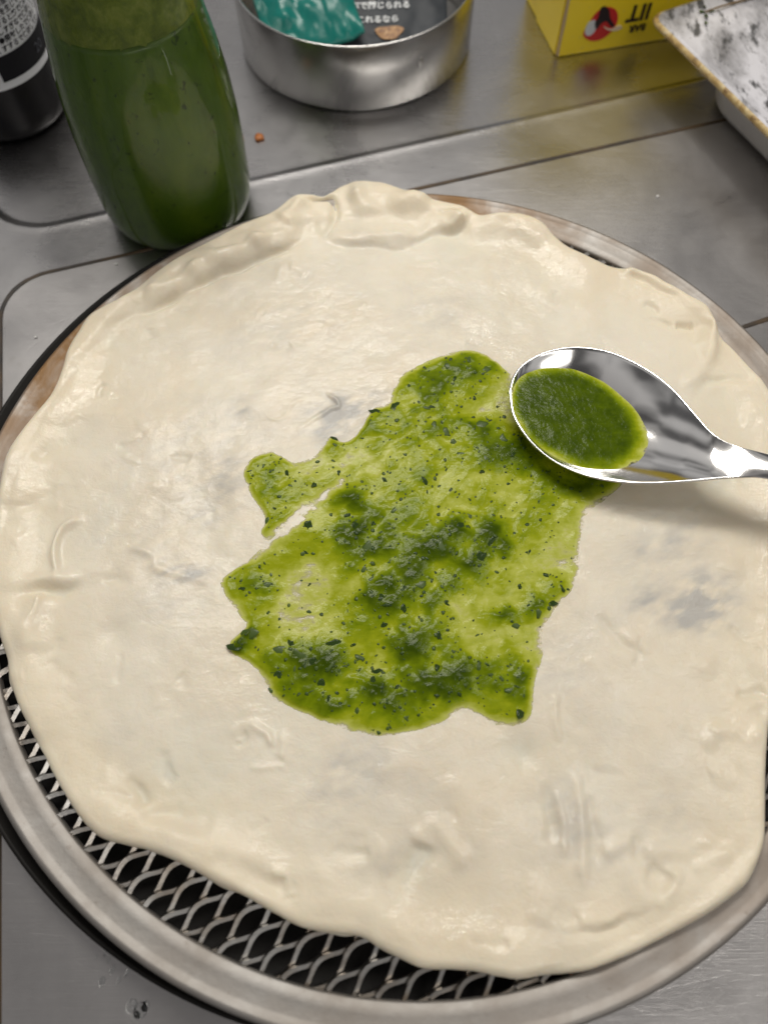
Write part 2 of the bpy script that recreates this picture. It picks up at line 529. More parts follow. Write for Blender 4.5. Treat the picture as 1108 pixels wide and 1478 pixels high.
# (polyline, kind, amplitude mm, width mm)  kinds: ridge, groove, step (high on the left side of the run)
FEAT = [
 (pxline([(128,462),(190,432),(250,405),(310,378),(380,346),(440,318)]), 'lip', 2.7, 5.0),
 (pxline([(150,472),(215,440),(300,401),(370,370),(430,345),(462,330)]), 'groove', 1.1, 1.7),
 (pxline([(462,340),(500,346),(545,350),(585,344),(625,328),(655,326),(674,318),(672,302)]), 'step', 2.4, 8.0),
 (pxline([(440,290),(478,285),(484,303),(476,322),(462,338)]), 'groove', 1.6, 1.4),
 (pxline([(400,318),(428,300),(440,288)]), 'ridge', 1.6, 4.0),
 (pxline([(500,290),(560,285),(620,300)]), 'ridge', 2.0, 9.0),
 (pxline([(-5,858),(40,856),(90,848),(150,838),(190,832)]), 'groove', 0.9, 2.2),
 (pxline([(-5,838),(50,836),(110,828),(160,818)]), 'ridge', 0.7, 2.5),
 (pxline([(78,832),(72,800),(82,768),(104,748),(124,744)]), 'ridge', 0.7, 1.5),
 (pxline([(0,735),(60,715),(110,690)]), 'groove', 0.5, 3.0),
 (pxline([(40,660),(75,640),(110,625)]), 'groove', 0.5, 3.0),
 (pxline([(45,940),(40,900),(55,850)]), 'ridge', 0.9, 4.0),
 (pxline([(80,612),(120,592),(170,592),(215,612)]), 'ridge', 0.5, 1.8),
 (pxline([(180,778),(215,795),(222,815),(260,832),(310,838)]), 'ridge', 0.45, 1.5),
 (pxline([(180,1118),(200,1140),(212,1165)]), 'groove', 0.8, 2.0),
 (pxline([(232,1080),(236,1110),(250,1125)]), 'groove', 0.55, 1.6),
 (pxline([(200,1180),(250,1178),(310,1190)]), 'groove', 0.45, 3.5),
 (pxline([(330,1060),(340,1044),(362,1044),(384,1058),(392,1082)]), 'ridge', 0.5, 1.2),
 (pxline([(345,1062),(352,1054),(356,1060),(344,1070),(336,1066)]), 'groove', 0.6, 0.9),
 (pxline([(300,1230),(340,1255),(385,1275),(430,1300)]), 'groove', 0.7, 2.8),
 (pxline([(480,1225),(510,1238),(535,1240)]), 'groove', 0.7, 2.2),
 (pxline([(540,1290),(580,1270),(605,1240),(612,1215)]), 'groove', 0.8, 4.0),
 (pxline([(590,1220),(625,1195),(650,1215),(672,1260)]), 'ridge', 0.5, 3.0),
 (pxline([(745,1325),(785,1332),(830,1336),(870,1331),(920,1318),(965,1300)]), 'step', 1.1, 9.0),
 (pxline([(800,1312),(820,1322),(838,1318)]), 'groove', 0.9, 2.6),
 (pxline([(975,1250),(978,1268),(966,1300),(948,1318)]), 'ridge', 1.3, 1.8),
 (pxline([(935,1262),(958,1275),(970,1262)]), 'groove', 1.3, 3.2),
 (pxline([(930,1238),(985,1222),(1040,1215)]), 'ridge', 0.6, 3.0),
 (pxline([(990,1250),(1030,1245),(1060,1225)]), 'ridge', 0.6, 2.0),
 (pxline([(822,1105),(835,1130),(838,1160),(846,1230),(845,1290)]), 'ridge', 0.45, 1.5),
 (pxline([(805,1130),(814,1180),(822,1240)]), 'ridge', 0.4, 1.3),
 (pxline([(852,1140),(858,1190),(866,1250)]), 'groove', 0.4, 1.5),
 (pxline([(790,1120),(792,1170),(796,1220)]), 'groove', 0.4, 2.0),
 (pxline([(1062,995),(1078,1000),(1110,990)]), 'groove', 0.8, 2.0),
 (pxline([(1068,1060),(1085,1030),(1110,1022)]), 'groove', 0.8, 2.5),
 (pxline([(1020,1080),(1060,1050),(1100,1060)]), 'ridge', 0.7, 3.0),
 (pxline([(905,395),(920,398),(945,412),(975,425),(982,424)]), 'groove', 0.7, 1.4),
 (pxline([(895,398),(925,385),(960,405)]), 'ridge', 0.5, 2.0),
 (pxline([(930,430),(955,447)]), 'groove', 0.6, 1.3),
 (pxline([(978,463),(1005,467)]), 'groove', 0.8, 1.3),
 (pxline([(1020,450),(1024,490),(1012,530),(985,560)]), 'ridge', 0.8, 3.0),
 (pxline([(700,330),(745,325),(790,345)]), 'ridge', 0.7, 5.0),
 (pxline([(430,615),(460,595),(478,585),(492,580),(470,560)]), 'ridge', 0.3, 0.8),
 (pxline([(381,595),(400,603),(425,580),(446,572)]), 'ridge', 0.3, 0.8),
 (pxline([(1010,545),(1060,543),(1095,548)]), 'groove', 0.4, 2.2),
 (pxline([(860,880),(900,925),(960,950)]), 'groove', 0.3, 2.0),
 (pxline([(900,905),(945,945),(990,960),(1040,950)]), 'ridge', 0.3, 3.0),
 (pxline([(365,650),(330,740),(310,800)]), 'ridge', 0.25, 5.0),
 (pxline([(120,1000),(160,1080),(140,1130)]), 'ridge', 0.5, 7.0),
 (pxline([(640,1110),(700,1200),(720,1300)]), 'ridge', 0.35, 6.0),
 (pxline([(440,1180),(470,1260),(500,1310)]), 'ridge', 0.4, 5.0),
]
NTR = len(FEAT)                             # the traced folds, then small random ones
_fr = np.random.default_rng(23)
for _ in range(95):
    a_ = _fr.uniform(0, 2 * math.pi); rr_ = 0.150 * math.sqrt(_fr.uniform(0.18, 0.97))
    c_ = np.array([rr_ * math.cos(a_), 0.005 + rr_ * math.sin(a_)])
    t_ = a_ + math.pi / 2 + _fr.normal(0, 0.8)
    L_ = _fr.uniform(0.004, 0.016); bend = _fr.normal(0, 0.5)
    pts_ = [c_]
    for q in range(4):
        pts_.append(pts_[-1] + L_ / 4 * np.array([math.cos(t_), math.sin(t_)])); t_ += bend / 2
    edge_w = 0.35 + 0.65 * (rr_ / 0.15) ** 2
    FEAT.append((smooth_pl(np.array(pts_), 4), 'groove' if _fr.random() < 0.55 else 'ridge', _fr.uniform(0.25, 0.75) * edge_w, _fr.uniform(0.8, 2.6)))
DENTS = [(0.150 * math.sqrt(_fr.uniform(0.05, 0.95)), _fr.uniform(0, 6.28), _fr.uniform(0.004, 0.011), _fr.normal(0, 0.00055)) for _ in range(70)]
DZ = 0.0178
def dough_top(x, y, fine=True):
    dx, dy = x - DC[0], y - DC[1]
    th = np.arctan2(dy, dx); r = np.hypot(dx, dy); ro = rout(th)
    d = np.maximum(ro - r, 0)
    h = 0.0023 + 0.0015 * fbm(x, y, 24, 4, 0) + 0.0005 * fbm(x, y, 85, 3, 2)
    h = h + 0.0009 * np.exp(-((d - 0.007) / 0.006) ** 2) * (1 + 1.2 * fbm(th * 3, th * 0, 2.2, 3, 3))
    # puffy border, uneven
    h = h + 0.0010 * smooth01((0.020 - d) / 0.02) * (0.6 + 1.6 * np.clip(fbm(x, y, 45, 3, 4) + 0.3, 0, 1))
    h = h + 0.0013 * smooth01((np.hypot(x, y) - 0.140) / 0.005)
    for dr_, da_, dw_, dh_ in DENTS:
        h = h + dh_ * np.exp(-((x - dr_ * np.cos(da_)) ** 2 + (y - 0.005 - dr_ * np.sin(da_)) ** 2) / dw_ ** 2)
    for fi, (pl, kd, a, w) in enumerate(FEAT):
        a *= 2.0e-3 if fi < NTR else 1.3e-3; w *= 1e-3 * (0.9 if fi < NTR else 1.0)
        lo, hi = pl.min(0) - 4 * w, pl.max(0) + 4 * w
        m = (x > lo[0]) & (x < hi[0]) & (y > lo[1]) & (y < hi[1])
        if not m.any(): continue
        xm, ym = x[m], y[m]
        dd, sd_, run = line_dist(xm + 0.0022 * fbm(xm, ym, 120, 2, 1), ym + 0.0022 * fbm(xm, ym, 120, 2, 4), pl)
        fade = smooth01(run * 6) * smooth01((1 - run) * 6)
        if kd == 'ridge': v = a * np.exp(-(dd / w) ** 2) * fade
        elif kd == 'lip': v = a * np.exp(-(dd / w) ** 2) * smooth01(run * 4)
        elif kd == 'groove': v = -a * np.exp(-(dd / w) ** 2) * fade
        else:
            s = dd * sd_
            v = a * fade * np.where(s > 0, smooth01((s + 0.0017) / 0.0034) * np.exp(-(s / w) ** 2), smooth01((s + 0.0017) / 0.0034)) - 0.18 * a * fade * np.exp(-((s + 0.001) / 0.0018) ** 2)
        h = h.copy(); h[m] += v * np.clip(0.8 + 1.5 * fbm(xm, ym, 75, 2, 6), 0.15, 1.5)
    T = 0.0032
    e = np.clip(d / T, 0, 1)
    return DZ + np.maximum(h, 0.0006) * (0.22 + 0.78 * np.sqrt(np.clip(1 - (1 - e) ** 2, 0, 1)))

NT_, NS_ = 1000, 270
th = np.linspace(-math.pi, math.pi, NT_, endpoint=False)
sv = np.concatenate([np.linspace(0.001, 0.93, 215), np.linspace(0.93, 1.0, NS_ - 215 + 1)[1:]])
ROth = rout(th) + 0.0006 * fbm(th * 8, th * 0, 2.0, 3, 6)
R2 = ROth[:, None] * sv[None]
X = DC[0] + R2 * np.cos(th)[:, None]; Y = DC[1] + R2 * np.sin(th)[:, None]
Z = dough_top(X, Y)
und = np.stack([X[:, -1] - np.cos(th) * 0.0012, Y[:, -1] - np.sin(th) * 0.0012, np.full(NT_, DZ - 0.0001)], -1)
und2 = np.stack([DC[0] + (ROth - 0.012) * np.cos(th), DC[1] + (ROth - 0.012) * np.sin(th), np.full(NT_, DZ)], -1)
und3 = np.stack([DC[0] + 0 * th, DC[1] + 0 * th, np.full(NT_, DZ)], -1)
VD = np.concatenate([np.stack([X, Y, Z], -1), und[:, None], und2[:, None], und3[:, None]], 1)

def pxgauss(x, y, L, z=0.021):
    """sum of soft blobs given in photo pixels (cx, cy, sx, sy, amp)"""
    r = np.zeros(x.shape)
    for cx, cy, sx, sy, a in L:
        c = P(cx, cy, z); k = (P(cx + 10, cy, z) - c).length / 10; k2 = (P(cx, cy + 10, z) - c).length / 10
        r += a * np.exp(-0.5 * (((x - c.x) / (sx * k)) ** 2 + ((y - c.y) / (sy * k2)) ** 2))
    return r
THIN = [(492,600,34,13,1.0),(535,575,22,10,0.7),(480,578,20,10,0.8),(470,625,24,12,0.6),(345,588,12,9,0.55),(335,690,25,30,0.35),(285,745,14,10,0.4),(262,828,26,9,0.75),(235,815,20,12,0.5),
 (1020,862,30,24,1.0),(1000,890,34,16,0.6),(935,865,22,14,0.7),(985,780,40,30,0.35),(930,800,30,20,0.3),(515,1115,34,26,0.45),(470,1150,30,40,0.25),(815,1190,30,50,0.4),
 (560,1250,40,30,0.3),(800,960,40,40,0.25),(620,455,60,40,0.2),(430,480,60,40,0.2),(300,650,70,60,0.25),(900,1230,30,30,0.25),(960,1170,40,40,0.2),(200,770,60,30,0.2),(230,880,40,25,0.2)]
x_, y_ = VD[..., 0], VD[..., 1]
thin = pxgauss(x_, y_, THIN)
ang = math.radians(-28)
xs_, ys_ = x_ * math.cos(ang) - y_ * math.sin(ang), x_ * math.sin(ang) + y_ * math.cos(ang)
thin = np.clip(thin * (0.75 + 1.6 * fbm(xs_ * 0.45, ys_, 330, 3, 1)) + 0.35 * np.clip(fbm(x_, y_, 55, 4, 5) - 0.12, 0, 1), 0, 1)
dedge = ROth[:, None] - np.hypot(x_ - DC[0], y_ - DC[1])
thick = smooth01((0.034 - dedge) / 0.03)

n = NT('raw_dough')
tn, tk = n.attr('thin'), n.attr('thick')
big = n.noise(16, 5, 0.6)
warm = n.ramp(n.noise(30, 4, 0.6, dist=0.7), [(0.42, 0.0), (0.68, 1.0)])
c = n.mix(n.ramp(big, [(0.3, 0.0), (0.7, 1.0)]), (0.855, 0.785, 0.65), (0.80, 0.73, 0.595))
c = n.mix(n.math('MULTIPLY', tk, 0.8), c, (0.85, 0.755, 0.58))
c = n.mix(n.math('MULTIPLY', warm, 0.30), c, (0.76, 0.62, 0.42))
c = n.mix(n.ramp(n.noise(240, 3, 0.6), [(0.60, 0.0), (0.75, 0.14)]), c, (0.86, 0.80, 0.68))
c = n.mix(n.math('MULTIPLY', tn, 0.72), c, (0.37, 0.375, 0.375))
# surface: fine stretched skin, tiny blisters
stretch = n.noise(170, 5, 0.6, n.coord((0.7, 1.2, 1), (0, 0, 0.9)), dist=1.2)
micro = n.noise(750, 3, 0.6)
lump = n.noise(75, 4, 0.55)
h = n.math('ADD', n.math('MULTIPLY', stretch, 0.35), n.math('MULTIPLY', micro, 0.15))
h = n.math('ADD', h, n.math('MULTIPLY', lump, 1.2))
nb = n.bump(h, 0.45, 0.0011)
wetm = n.ramp(n.noise(26, 4, 0.6), [(0.40, 0.0), (0.62, 1.0)])
cb = n.bump(n.math('ADD', n.math('MULTIPLY', n.noise(420, 3, 0.6, n.coord((0.7, 1.4, 1), (0, 0, 0.9))), 1.0), n.math('MULTIPLY', stretch, 0.7)), 0.9, 0.00035)
n.set(Base_Color=c, Roughness=0.52, Normal=nb, Subsurface_Weight=0.35, Subsurface_Radius=(0.006, 0.0042, 0.0026), Subsurface_Scale=0.5,
      Specular_IOR_Level=0.35, Coat_Weight=n.math('MULTIPLY_ADD', wetm, 0.7, 0.2), Coat_Roughness=0.13, Coat_Normal=cb, Coat_IOR=1.38)
M_dough = n.m
dough = grid_mesh('pizza_dough', VD, M_dough, closed_u=True)
set_attr(dough, 'thin', thin)
set_attr(dough, 'thick', thick)
tag(dough, 'stretched raw cream pizza dough draped over the aluminium screen', 'pizza dough')

# ------------------------------------------------------------------ sauce
SO = [(679,502),(712,516),(733,534),(765,556),(830,598),(880,634),(905,672),(900,697),(874,720),(846,742),(838,785),(834,827),(823,854),(798,881),(784,908),(784,945),(772,984),(769,1021),(757,1043),(722,1046),
 (692,1033),(668,1022),(636,1042),(603,1053),(560,1062),(517,1057),(473,1043),(435,1027),(394,1005),(378,975),(354,951),(332,941),(333,922),(354,902),(341,881),(323,856),(321,833),(368,797),(430,756),(440,749),
 (436,747),(428,745),(412,757),(398,770),(384,779),(376,766),(383,748),(374,730),(360,707),(351,680),(362,660),(387,650),(408,655),(425,666),(455,656),(466,640),(477,628),(497,636),(520,618),(536,590),(560,582),(571,552),(592,531),(636,512)]
sp = smooth_pl(PA(SO, 0.0212)[:, :2], 4, True)
BL = [(520,765,26,40,1.0),(540,850,26,45,1.0),(590,900,28,55,1.0),(690,765,42,26,1.5),(665,795,40,22,1.0),(630,835,30,28,0.9),(500,720,18,16,0.6),(440,958,48,22,1.25),(385,850,24,20,0.6),(355,840,18,16,0.4),
 (500,1012,55,22,0.75),(600,990,50,26,0.8),(650,985,36,22,0.7),(725,975,38,24,0.7),(745,893,28,9,1.2),(785,872,18,10,0.8),(590,560,28,26,0.9),(690,525,26,16,1.0),(645,535,26,16,0.6),(625,575,22,22,0.5),(690,612,34,9,1.0),(640,622,24,10,0.8),
 (700,648,60,18,0.85),(770,680,50,18,0.6),(850,702,34,14,1.0),(400,715,26,26,0.55),(385,675,22,18,0.4),(612,690,18,18,0.5),(556,690,16,16,0.4),(345,928,13,14,1.0),(362,910,10,14,0.9),(805,850,18,14,0.5),(610,960,30,22,0.6),(550,620,34,8,0.5),(560,645,50,7,0.3),
 (540,600,12,8,0.8),(480,632,8,10,0.7),(440,765,20,12,0.3),(570,740,22,22,0.4),(560,780,20,20,0.5),(760,1010,14,24,0.3),(690,560,14,14,0.3)]
PALE = [(435,880,30,30,0.5),(440,840,30,20,0.3),(705,870,40,16,0.55),(740,800,30,40,0.3),(680,905,40,14,0.6),(560,715,24,16,0.3),(640,745,26,16,0.45),(665,570,20,14,0.3),(500,670,40,12,0.45),(520,650,30,12,0.5),(510,980,24,20,0.45),(820,800,14,40,0.5),(430,730,26,8,0.7),(700,690,22,10,0.4),(570,830,12,8,0.3),(650,890,26,14,0.5),(500,1000,14,10,0.2),(730,740,20,20,0.3)]
SLIT = pxline([(496,692),(470,714),(440,736),(410,757),(380,780)], 0.0212)
def sauce_thick(x, y):
    sdv = poly_sdf(x, y, sp) + 0.0006 * fbm(x, y, 240, 3, 3)
    a = math.radians(48)
    xr, yr = x * math.cos(a) + y * math.sin(a), -x * math.sin(a) + y * math.cos(a)
    wx_, wy_ = x + 0.0035 * fbm(x, y, 170, 3, 4), y + 0.0035 * fbm(x, y, 170, 3, 6)
    b = np.clip(pxgauss(wx_, wy_, BL), 0, 1.25)
    pl = pxgauss(wx_, wy_, PALE)
    sl, _, _ = line_dist(x + 0.0015 * fbm(x, y, 200, 2, 1), y, SLIT)
    slit = np.exp(-(sl / 0.0017) ** 2)
    tt_ = 0.22 + 0.46 * b * (1 + 1.2 * fbm(x, y, 150, 3, 1)) - 0.34 * pl + 0.16 * fbm(xr * 0.35, yr, 220, 4, 2) + 0.28 * fbm(x, y, 80, 3, 0)
    tt_ = np.clip(tt_, 0.11, 1.6) * (1 - 0.93 * slit)
    edge_ = smooth01(-sdv / (0.0020 + 0.0030 * np.clip(fbm(x, y, 60, 2, 7) + 0.2, 0, 1)))
    return np.where(sdv < 0, tt_ * (0.12 + 0.88 * edge_), 0.0), sdv
lo, hi = sp.min(0) - 0.003, sp.max(0) + 0.003
gx = np.arange(lo[0], hi[0], 0.00042); gy = np.arange(lo[1], hi[1], 0.00042)
GX, GY = np.meshgrid(gx, gy, indexing='ij')
ST, SD = sauce_thick(GX, GY)
DT = dough_top(GX, GY)
rise = 0.0017 * np.clip(ST, 0, 1.4) + 0.00004
rise = np.where(SD < 0, rise * np.sqrt(np.clip(-SD / 0.0016, 0, 1)), -0.0006 * np.clip(SD / 0.0012, 0, 1))
# tiny ripples on the wet surface
rise = rise + np.where(SD < -0.001, 0.00007 * fbm(GX, GY, 260, 3, 5), 0)
SZ = DT + np.where(SD < 0, np.maximum(rise, 0.00005), rise)

n = NT('basil_sauce')
tk = n.attr('pigment')
streak = n.noise(330, 4, 0.6, n.coord((0.35, 1.3, 1), (0, 0, -0.75)), dist=0.6)
f = n.math('ADD', tk, n.math('ADD', n.math('MULTIPLY_ADD', streak, 0.28, -0.14), n.math('MULTIPLY_ADD', n.noise(210, 5, 0.65, dist=0.5), 0.46, -0.23)))
c = n.ramp(f, [(0.0, (0.60, 0.57, 0.27)), (0.15, (0.46, 0.49, 0.085)), (0.33, (0.30, 0.345, 0.010)), (0.55, (0.170, 0.230, 0.003)), (0.8, (0.078, 0.120, 0.002)), (1.0, (0.040, 0.070, 0.002))])
rip = n.bump(n.math('ADD', n.noise(520, 3, 0.55), n.math('MULTIPLY', n.noise(190, 3, 0.5), 1.6)), 0.22, 0.0008)
n.set(Base_Color=c, Roughness=0.17, Specular_IOR_Level=0.10, Normal=rip, Alpha=n.ramp(f, [(0.0, 0.0), (0.09, 1.0)]))
M_sauce = n.m
sroot = empty('green_sauce')
tag(sroot, 'smeared green basil sauce with dark herb flecks spread on the dough', 'sauce')
sobj, used = grid_mesh('sauce_film', np.stack([GX, GY, SZ], -1), M_sauce, sroot, keep=SD < 0.0008)
set_attr(sobj, 'pigment', ST.reshape(-1)[used])

def sauce_z(x, y):
    i = int(np.clip((x - lo[0]) / 0.00042, 0, len(gx) - 1)); k = int(np.clip((y - lo[1]) / 0.00042, 0, len(gy) - 1))
    return SZ[i, k], SD[i, k], ST[i, k]
n = NT('herb_leaf')
lf = n.noise(420, 3, 0.6)
n.set(Base_Color=n.ramp(lf, [(0.3, (0.014, 0.036, 0.005)), (0.7, (0.046, 0.090, 0.008))]), Roughness=0.45, Specular_IOR_Level=0.3, Coat_Weight=0.12, Coat_Roughness=0.1,
      Normal=n.bump(lf, 0.6, 0.0006))
M_leaf = n.m
n = NT('herb_leaf_soft')
n.set(Base_Color=n.ramp(n.noise(420, 3, 0.6), [(0.3, (0.03, 0.062, 0.006)), (0.7, (0.075, 0.12, 0.010))]), Roughness=0.45, Specular_IOR_Level=0.3, Coat_Weight=0.1, Coat_Roughness=0.1)
M_leaf2 = n.m
def flake_geo(rng, k=9):
    """ragged, slightly domed and creased leaf crumb of unit radius"""
    a0 = rng.random() * 6.28
    el = 0.5 + 0.5 * rng.random()
    V = [(0, 0, 0.30)]
    ring1, ring2 = [], []
    for i in range(k):
        a = a0 + 6.283 * i / k + rng.normal(0, 0.16)
        r = 0.62 + 0.45 * rng.random()
        V.append((0.55 * r * math.cos(a), 0.55 * r * math.sin(a) * el, 0.24 + 0.10 * rng.normal()))
    for i in range(k):
        q = V[1 + i]
        V.append((q[0] / 0.55, q[1] / 0.55, 0.02 + 0.05 * rng.normal()))
    for i in range(k):
        q = V[1 + k + i]
        V.append((q[0] * 0.9, q[1] * 0.9, -0.35))
    F = []
    for i in range(k):
        j_ = (i + 1) % k
        F.append((0, 1 + i, 1 + j_))
        F.append((1 + i, 1 + k + i, 1 + k + j_, 1 + j_))
        F.append((1 + k + i, 1 + 2 * k + i, 1 + 2 * k + j_, 1 + k + j_))
    return np.array(V), F
protos = []
for i in range(14):
    V, F = flake_geo(RNG, 8 + i % 3)
    me = bpy.data.meshes.new('herb_flake')
    me.from_pydata([tuple(q) for q in V], [], F)
    me.materials.append(M_leaf if i % 3 else M_leaf2)
    me.polygons.foreach_set('use_smooth', [True] * len(me.polygons))
    protos.append(me)
FL = [(379,671,8),(361,679,8),(413,681,12),(418,701,9),(456,698,14),(541,594,16),(482,632,11),(489,684,11),(557,694,13),(444,760,17),(439,795,12),(395,734,8),(387,751,12),(612,695,12),(570,737,11),(569,588,19),(615,587,14),
 (700,533,16),(718,585,12),(694,613,18),(724,634,17),(685,572,12),(626,613,13),(643,624,14),(619,587,14),(678,518,14),(648,529,14),(697,678,12),(769,689,11),(749,688,12),(808,753,8),(707,779,19),(640,789,17),(779,725,9),(713,711,7),
 (441,798,12),(384,844,15),(392,829,9),(362,913,22),(339,934,18),(402,940,18),(435,948,23),(399,974,15),(453,957,14),(476,961,14),(460,986,16),(448,997,10),(483,929,18),(523,948,16),(508,930,10),(546,970,14),(538,983,11),(446,845,9),
 (582,845,10),(561,810,12),(549,860,14),(582,876,13),(552,905,14),(513,1025,10),(473,1009,11),(536,1051,9),(584,1037,9),(350,848,9),(393,997,12),(530,791,18),(607,841,16),(643,871,9),(639,846,8),(693,804,16),(740,899,22),(774,884,13),
 (794,869,16),(812,849,13),(787,830,8),(751,846,9),(632,915,11),(632,960,16),(610,971,10),(708,974,10),(724,982,12),(736,995,13),(751,1026,17),(632,1002,10),(661,1001,9),(764,796,8),(605,892,8),(515,760,15),(505,742,14),(540,755,12),
 (523,820,14),(535,835,12),(560,872,13),(680,745,14),(664,760,13),(655,640,12),(665,655,12),(740,655,11),(560,575,12),(655,545,11),(700,660,12),(425,965,14),(420,930,12),(590,820,9),(575,990,11),(690,960,11)]
def put_flake(px, py, size):
    q = P(px, py, 0.0215)
    z, sdv, tk_ = sauce_z(q.x, q.y)
    q = P(px, py, z)
    r = size * 0.5 * 0.00030
    o = bpy.data.objects.new('herb_flake', random.choice(protos))
    COL.objects.link(o)
    o.parent = sroot
    o.location = (q.x, q.y, z - 0.00010)
    o.scale = (r * 1.15, r * random.uniform(0.8, 1.1), min(r * 0.40, 0.0006))
    o.rotation_euler = (random.gauss(0, 0.12), random.gauss(0, 0.12), random.uniform(0, 6.28))
for a in FL: put_flake(*a)
# crumbs too small to pick apart
bv, bf = [], []
cnt = 0
while cnt < 1200:
    x = RNG.uniform(lo[0], hi[0]); y = RNG.uniform(lo[1], hi[1])
    z, sdv, tk_ = sauce_z(x, y)
    if sdv > -0.0009: continue
    if RNG.random() > 0.12 + 1.1 * max(min(tk_, 1) - 0.15, 0): continue
    r = RNG.choice([0.0003, 0.0004, 0.00055, 0.0007, 0.001], p=[0.2, 0.25, 0.25, 0.18, 0.12])
    V, F = flake_geo(RNG, 6)
    a = RNG.random() * 6.28
    b0 = len(bv)
    for q in V:
        bv.append((x + r * (q[0] * math.cos(a) - q[1] * math.sin(a)), y + r * (q[0] * math.sin(a) + q[1] * math.cos(a)), z + r * 0.5 * q[2]))
    bf += [tuple(i + b0 for i in q) for q in F]
    cnt += 1
o = mesh('herb_crumbs', bv, bf, M_leaf, sroot)
tag(o, kind='stuff')
o.data.materials.append(M_leaf2)
o.data.polygons.foreach_set('material_index', np.repeat(RNG.integers(0, 2, 1200), len(bf) // 1200).astype(np.int32))

# ------------------------------------------------------------------ spoon
TOPE = [(736,560),(742,541),(756,524),(788,507),(830,500),(880,507),(930,530),(970,560),(1002,596),(1030,627),(1062,644),(1108,657),(1200,682),(1300,708),(1420,738)]
BOTE = [(736,562),(738,588),(746,611),(768,641),(800,667),(842,686),(892,696),(940,698),(985,696),(1030,692),(1066,690),(1108,692),(1196,716),(1292,746),(1410,782)]
ZA = np.array([0.0285,0.0287,0.0290,0.0297,0.0305,0.0318,0.0332,0.0346,0.0362,0.0378,0.0392,0.0415,0.047,0.054,0.064])
ROLLZ = np.array([0,0.0002,0.0006,0.0012,0.0016,0.0018,0.0018,0.0014,0.0008,0.0004,0.0002,0,0,0,0])
top3 = smooth_pl(PA(TOPE, ZA + ROLLZ), 6); bot3 = smooth_pl(PA(BOTE, ZA - ROLLZ), 6)
dep = np.interp(np.linspace(0, 14, len(top3)), range(15), [0, 0.0022, 0.0046, 0.0078, 0.0098, 0.0104, 0.0092, 0.0066, 0.0036, 0.0012, 0.0, -0.0009, -0.0012, -0.0012, -0.0012])
NV = 41
vv_ = np.linspace(-1, 1, NV)
SPN = np.zeros((len(top3), NV, 3))
for i in range(len(top3)):
    a, b = top3[i], bot3[i]
    for k, w in enumerate(vv_):
        q = a + (b - a) * (w + 1) / 2
        q = q - np.array([0, 0, 1]) * dep[i] * (1 - abs(w) ** 2.1)
        SPN[i, k] = q
n = NT('polished_spoon_steel')
n.set(Base_Color=(0.74, 0.73, 0.72), Metallic=1.0, Roughness=n.math('MULTIPLY_ADD', n.noise(60, 4), 0.14, 0.05),
      Normal=n.bump(n.noise(45, 2), 0.08, 0.002))
M_spoon = n.m
spo = grid_mesh('spoon', SPN.copy(), M_spoon)
tag(spo, 'polished steel spoon with green sauce in its bowl, spreading sauce', 'spoon')
md = spo.modifiers.new('thickness', 'SOLIDIFY'); md.thickness = 0.0009; md.offset = 0.0
md = spo.modifiers.new('round', 'SUBSURF'); md.levels = 1; md.render_levels = 1
# sauce in the bowl
LEVEL = 0.02715
PS = SPN[:52].copy()
sz_ = PS[..., 2].copy()
sz_ = sz_ + 0.0022 * fbm(PS[..., 0], PS[..., 1], 90, 3, 4)
keep = sz_ < LEVEL + 0.0003
PS[..., 2] = np.where(sz_ < LEVEL + 0.0012, LEVEL + 0.0002 + 0.0002 * fbm(PS[..., 0], PS[..., 1], 180, 2, 2), sz_ - 0.0006)
po, used = grid_mesh('sauce_pool', PS, M_sauce, None, keep=keep)
set_attr(po, 'pigment', np.clip((LEVEL - sz_) / 0.0028, 0, 1).reshape(-1)[used] * 0.88 + 0.02)
tag(po, 'pool of dark green sauce lying in the bowl of the spoon', 'sauce')

# ------------------------------------------------------------------ lettering
def text_verts(body, size, bold=0.0, center=False):
    cu = bpy.data.curves.new('lettering', 'FONT')
    cu.body = body
    cu.size = size
    cu.offset = bold
    cu.resolution_u = 2
    if center: cu.align_x = 'CENTER'
    o = bpy.data.objects.new('lettering', cu)
    COL.objects.link(o)
    bpy.context.view_layer.update()
    dg = bpy.context.evaluated_depsgraph_get()
    me = o.evaluated_get(dg).to_mesh()
    v = np.array([tuple(q.co) for q in me.vertices]).reshape(-1, 3)
    f = [tuple(p.vertices) for p in me.polygons]
    bpy.data.objects.remove(o)
    bpy.data.curves.remove(cu)
    return v, f

# ------------------------------------------------------------------ green bottle
BX, BY = -0.1024, 0.1695
bott = empty('sauce_bottle')
tag(bott, 'clear glass bottle full of dark green sauce standing behind the dough', 'bottle')
zk = [0.0, 0.002, 0.006, 0.012, 0.03, 0.045, 0.06, 0.075, 0.09, 0.105, 0.12, 0.135, 0.15, 0.165, 0.18]
rk = [0.0300, 0.0318, 0.0330, 0.0336, 0.0340, 0.0339, 0.0331, 0.0312, 0.0285, 0.0256, 0.0225, 0.0190, 0.0165, 0.0155, 0.0155]
zz = np.linspace(0, 0.18, 70)
rr = np.interp(zz, zk, rk)
for _ in range(3): rr[1:-1] = (rr[:-2] + 2 * rr[1:-1] + rr[2:]) / 4
zz = zz + 0.0014
outer = [(0.0, 0.0024), (0.018, 0.0022), (0.026, 0.0014)] + list(zip(rr, zz))
inner = [(max(a - 0.0013, 0.001), b) for a, b in zip(rr, zz)][1:][::-1] + [(0.0, float(zz[1] + 0.0004))]
n = NT('bottle_glass')
n.set(Base_Color=(0.93, 0.97, 0.94), Roughness=0.03, Transmission_Weight=1.0, IOR=1.36,
      Normal=n.bump(n.noise(40, 2), 0.08, 0.002))
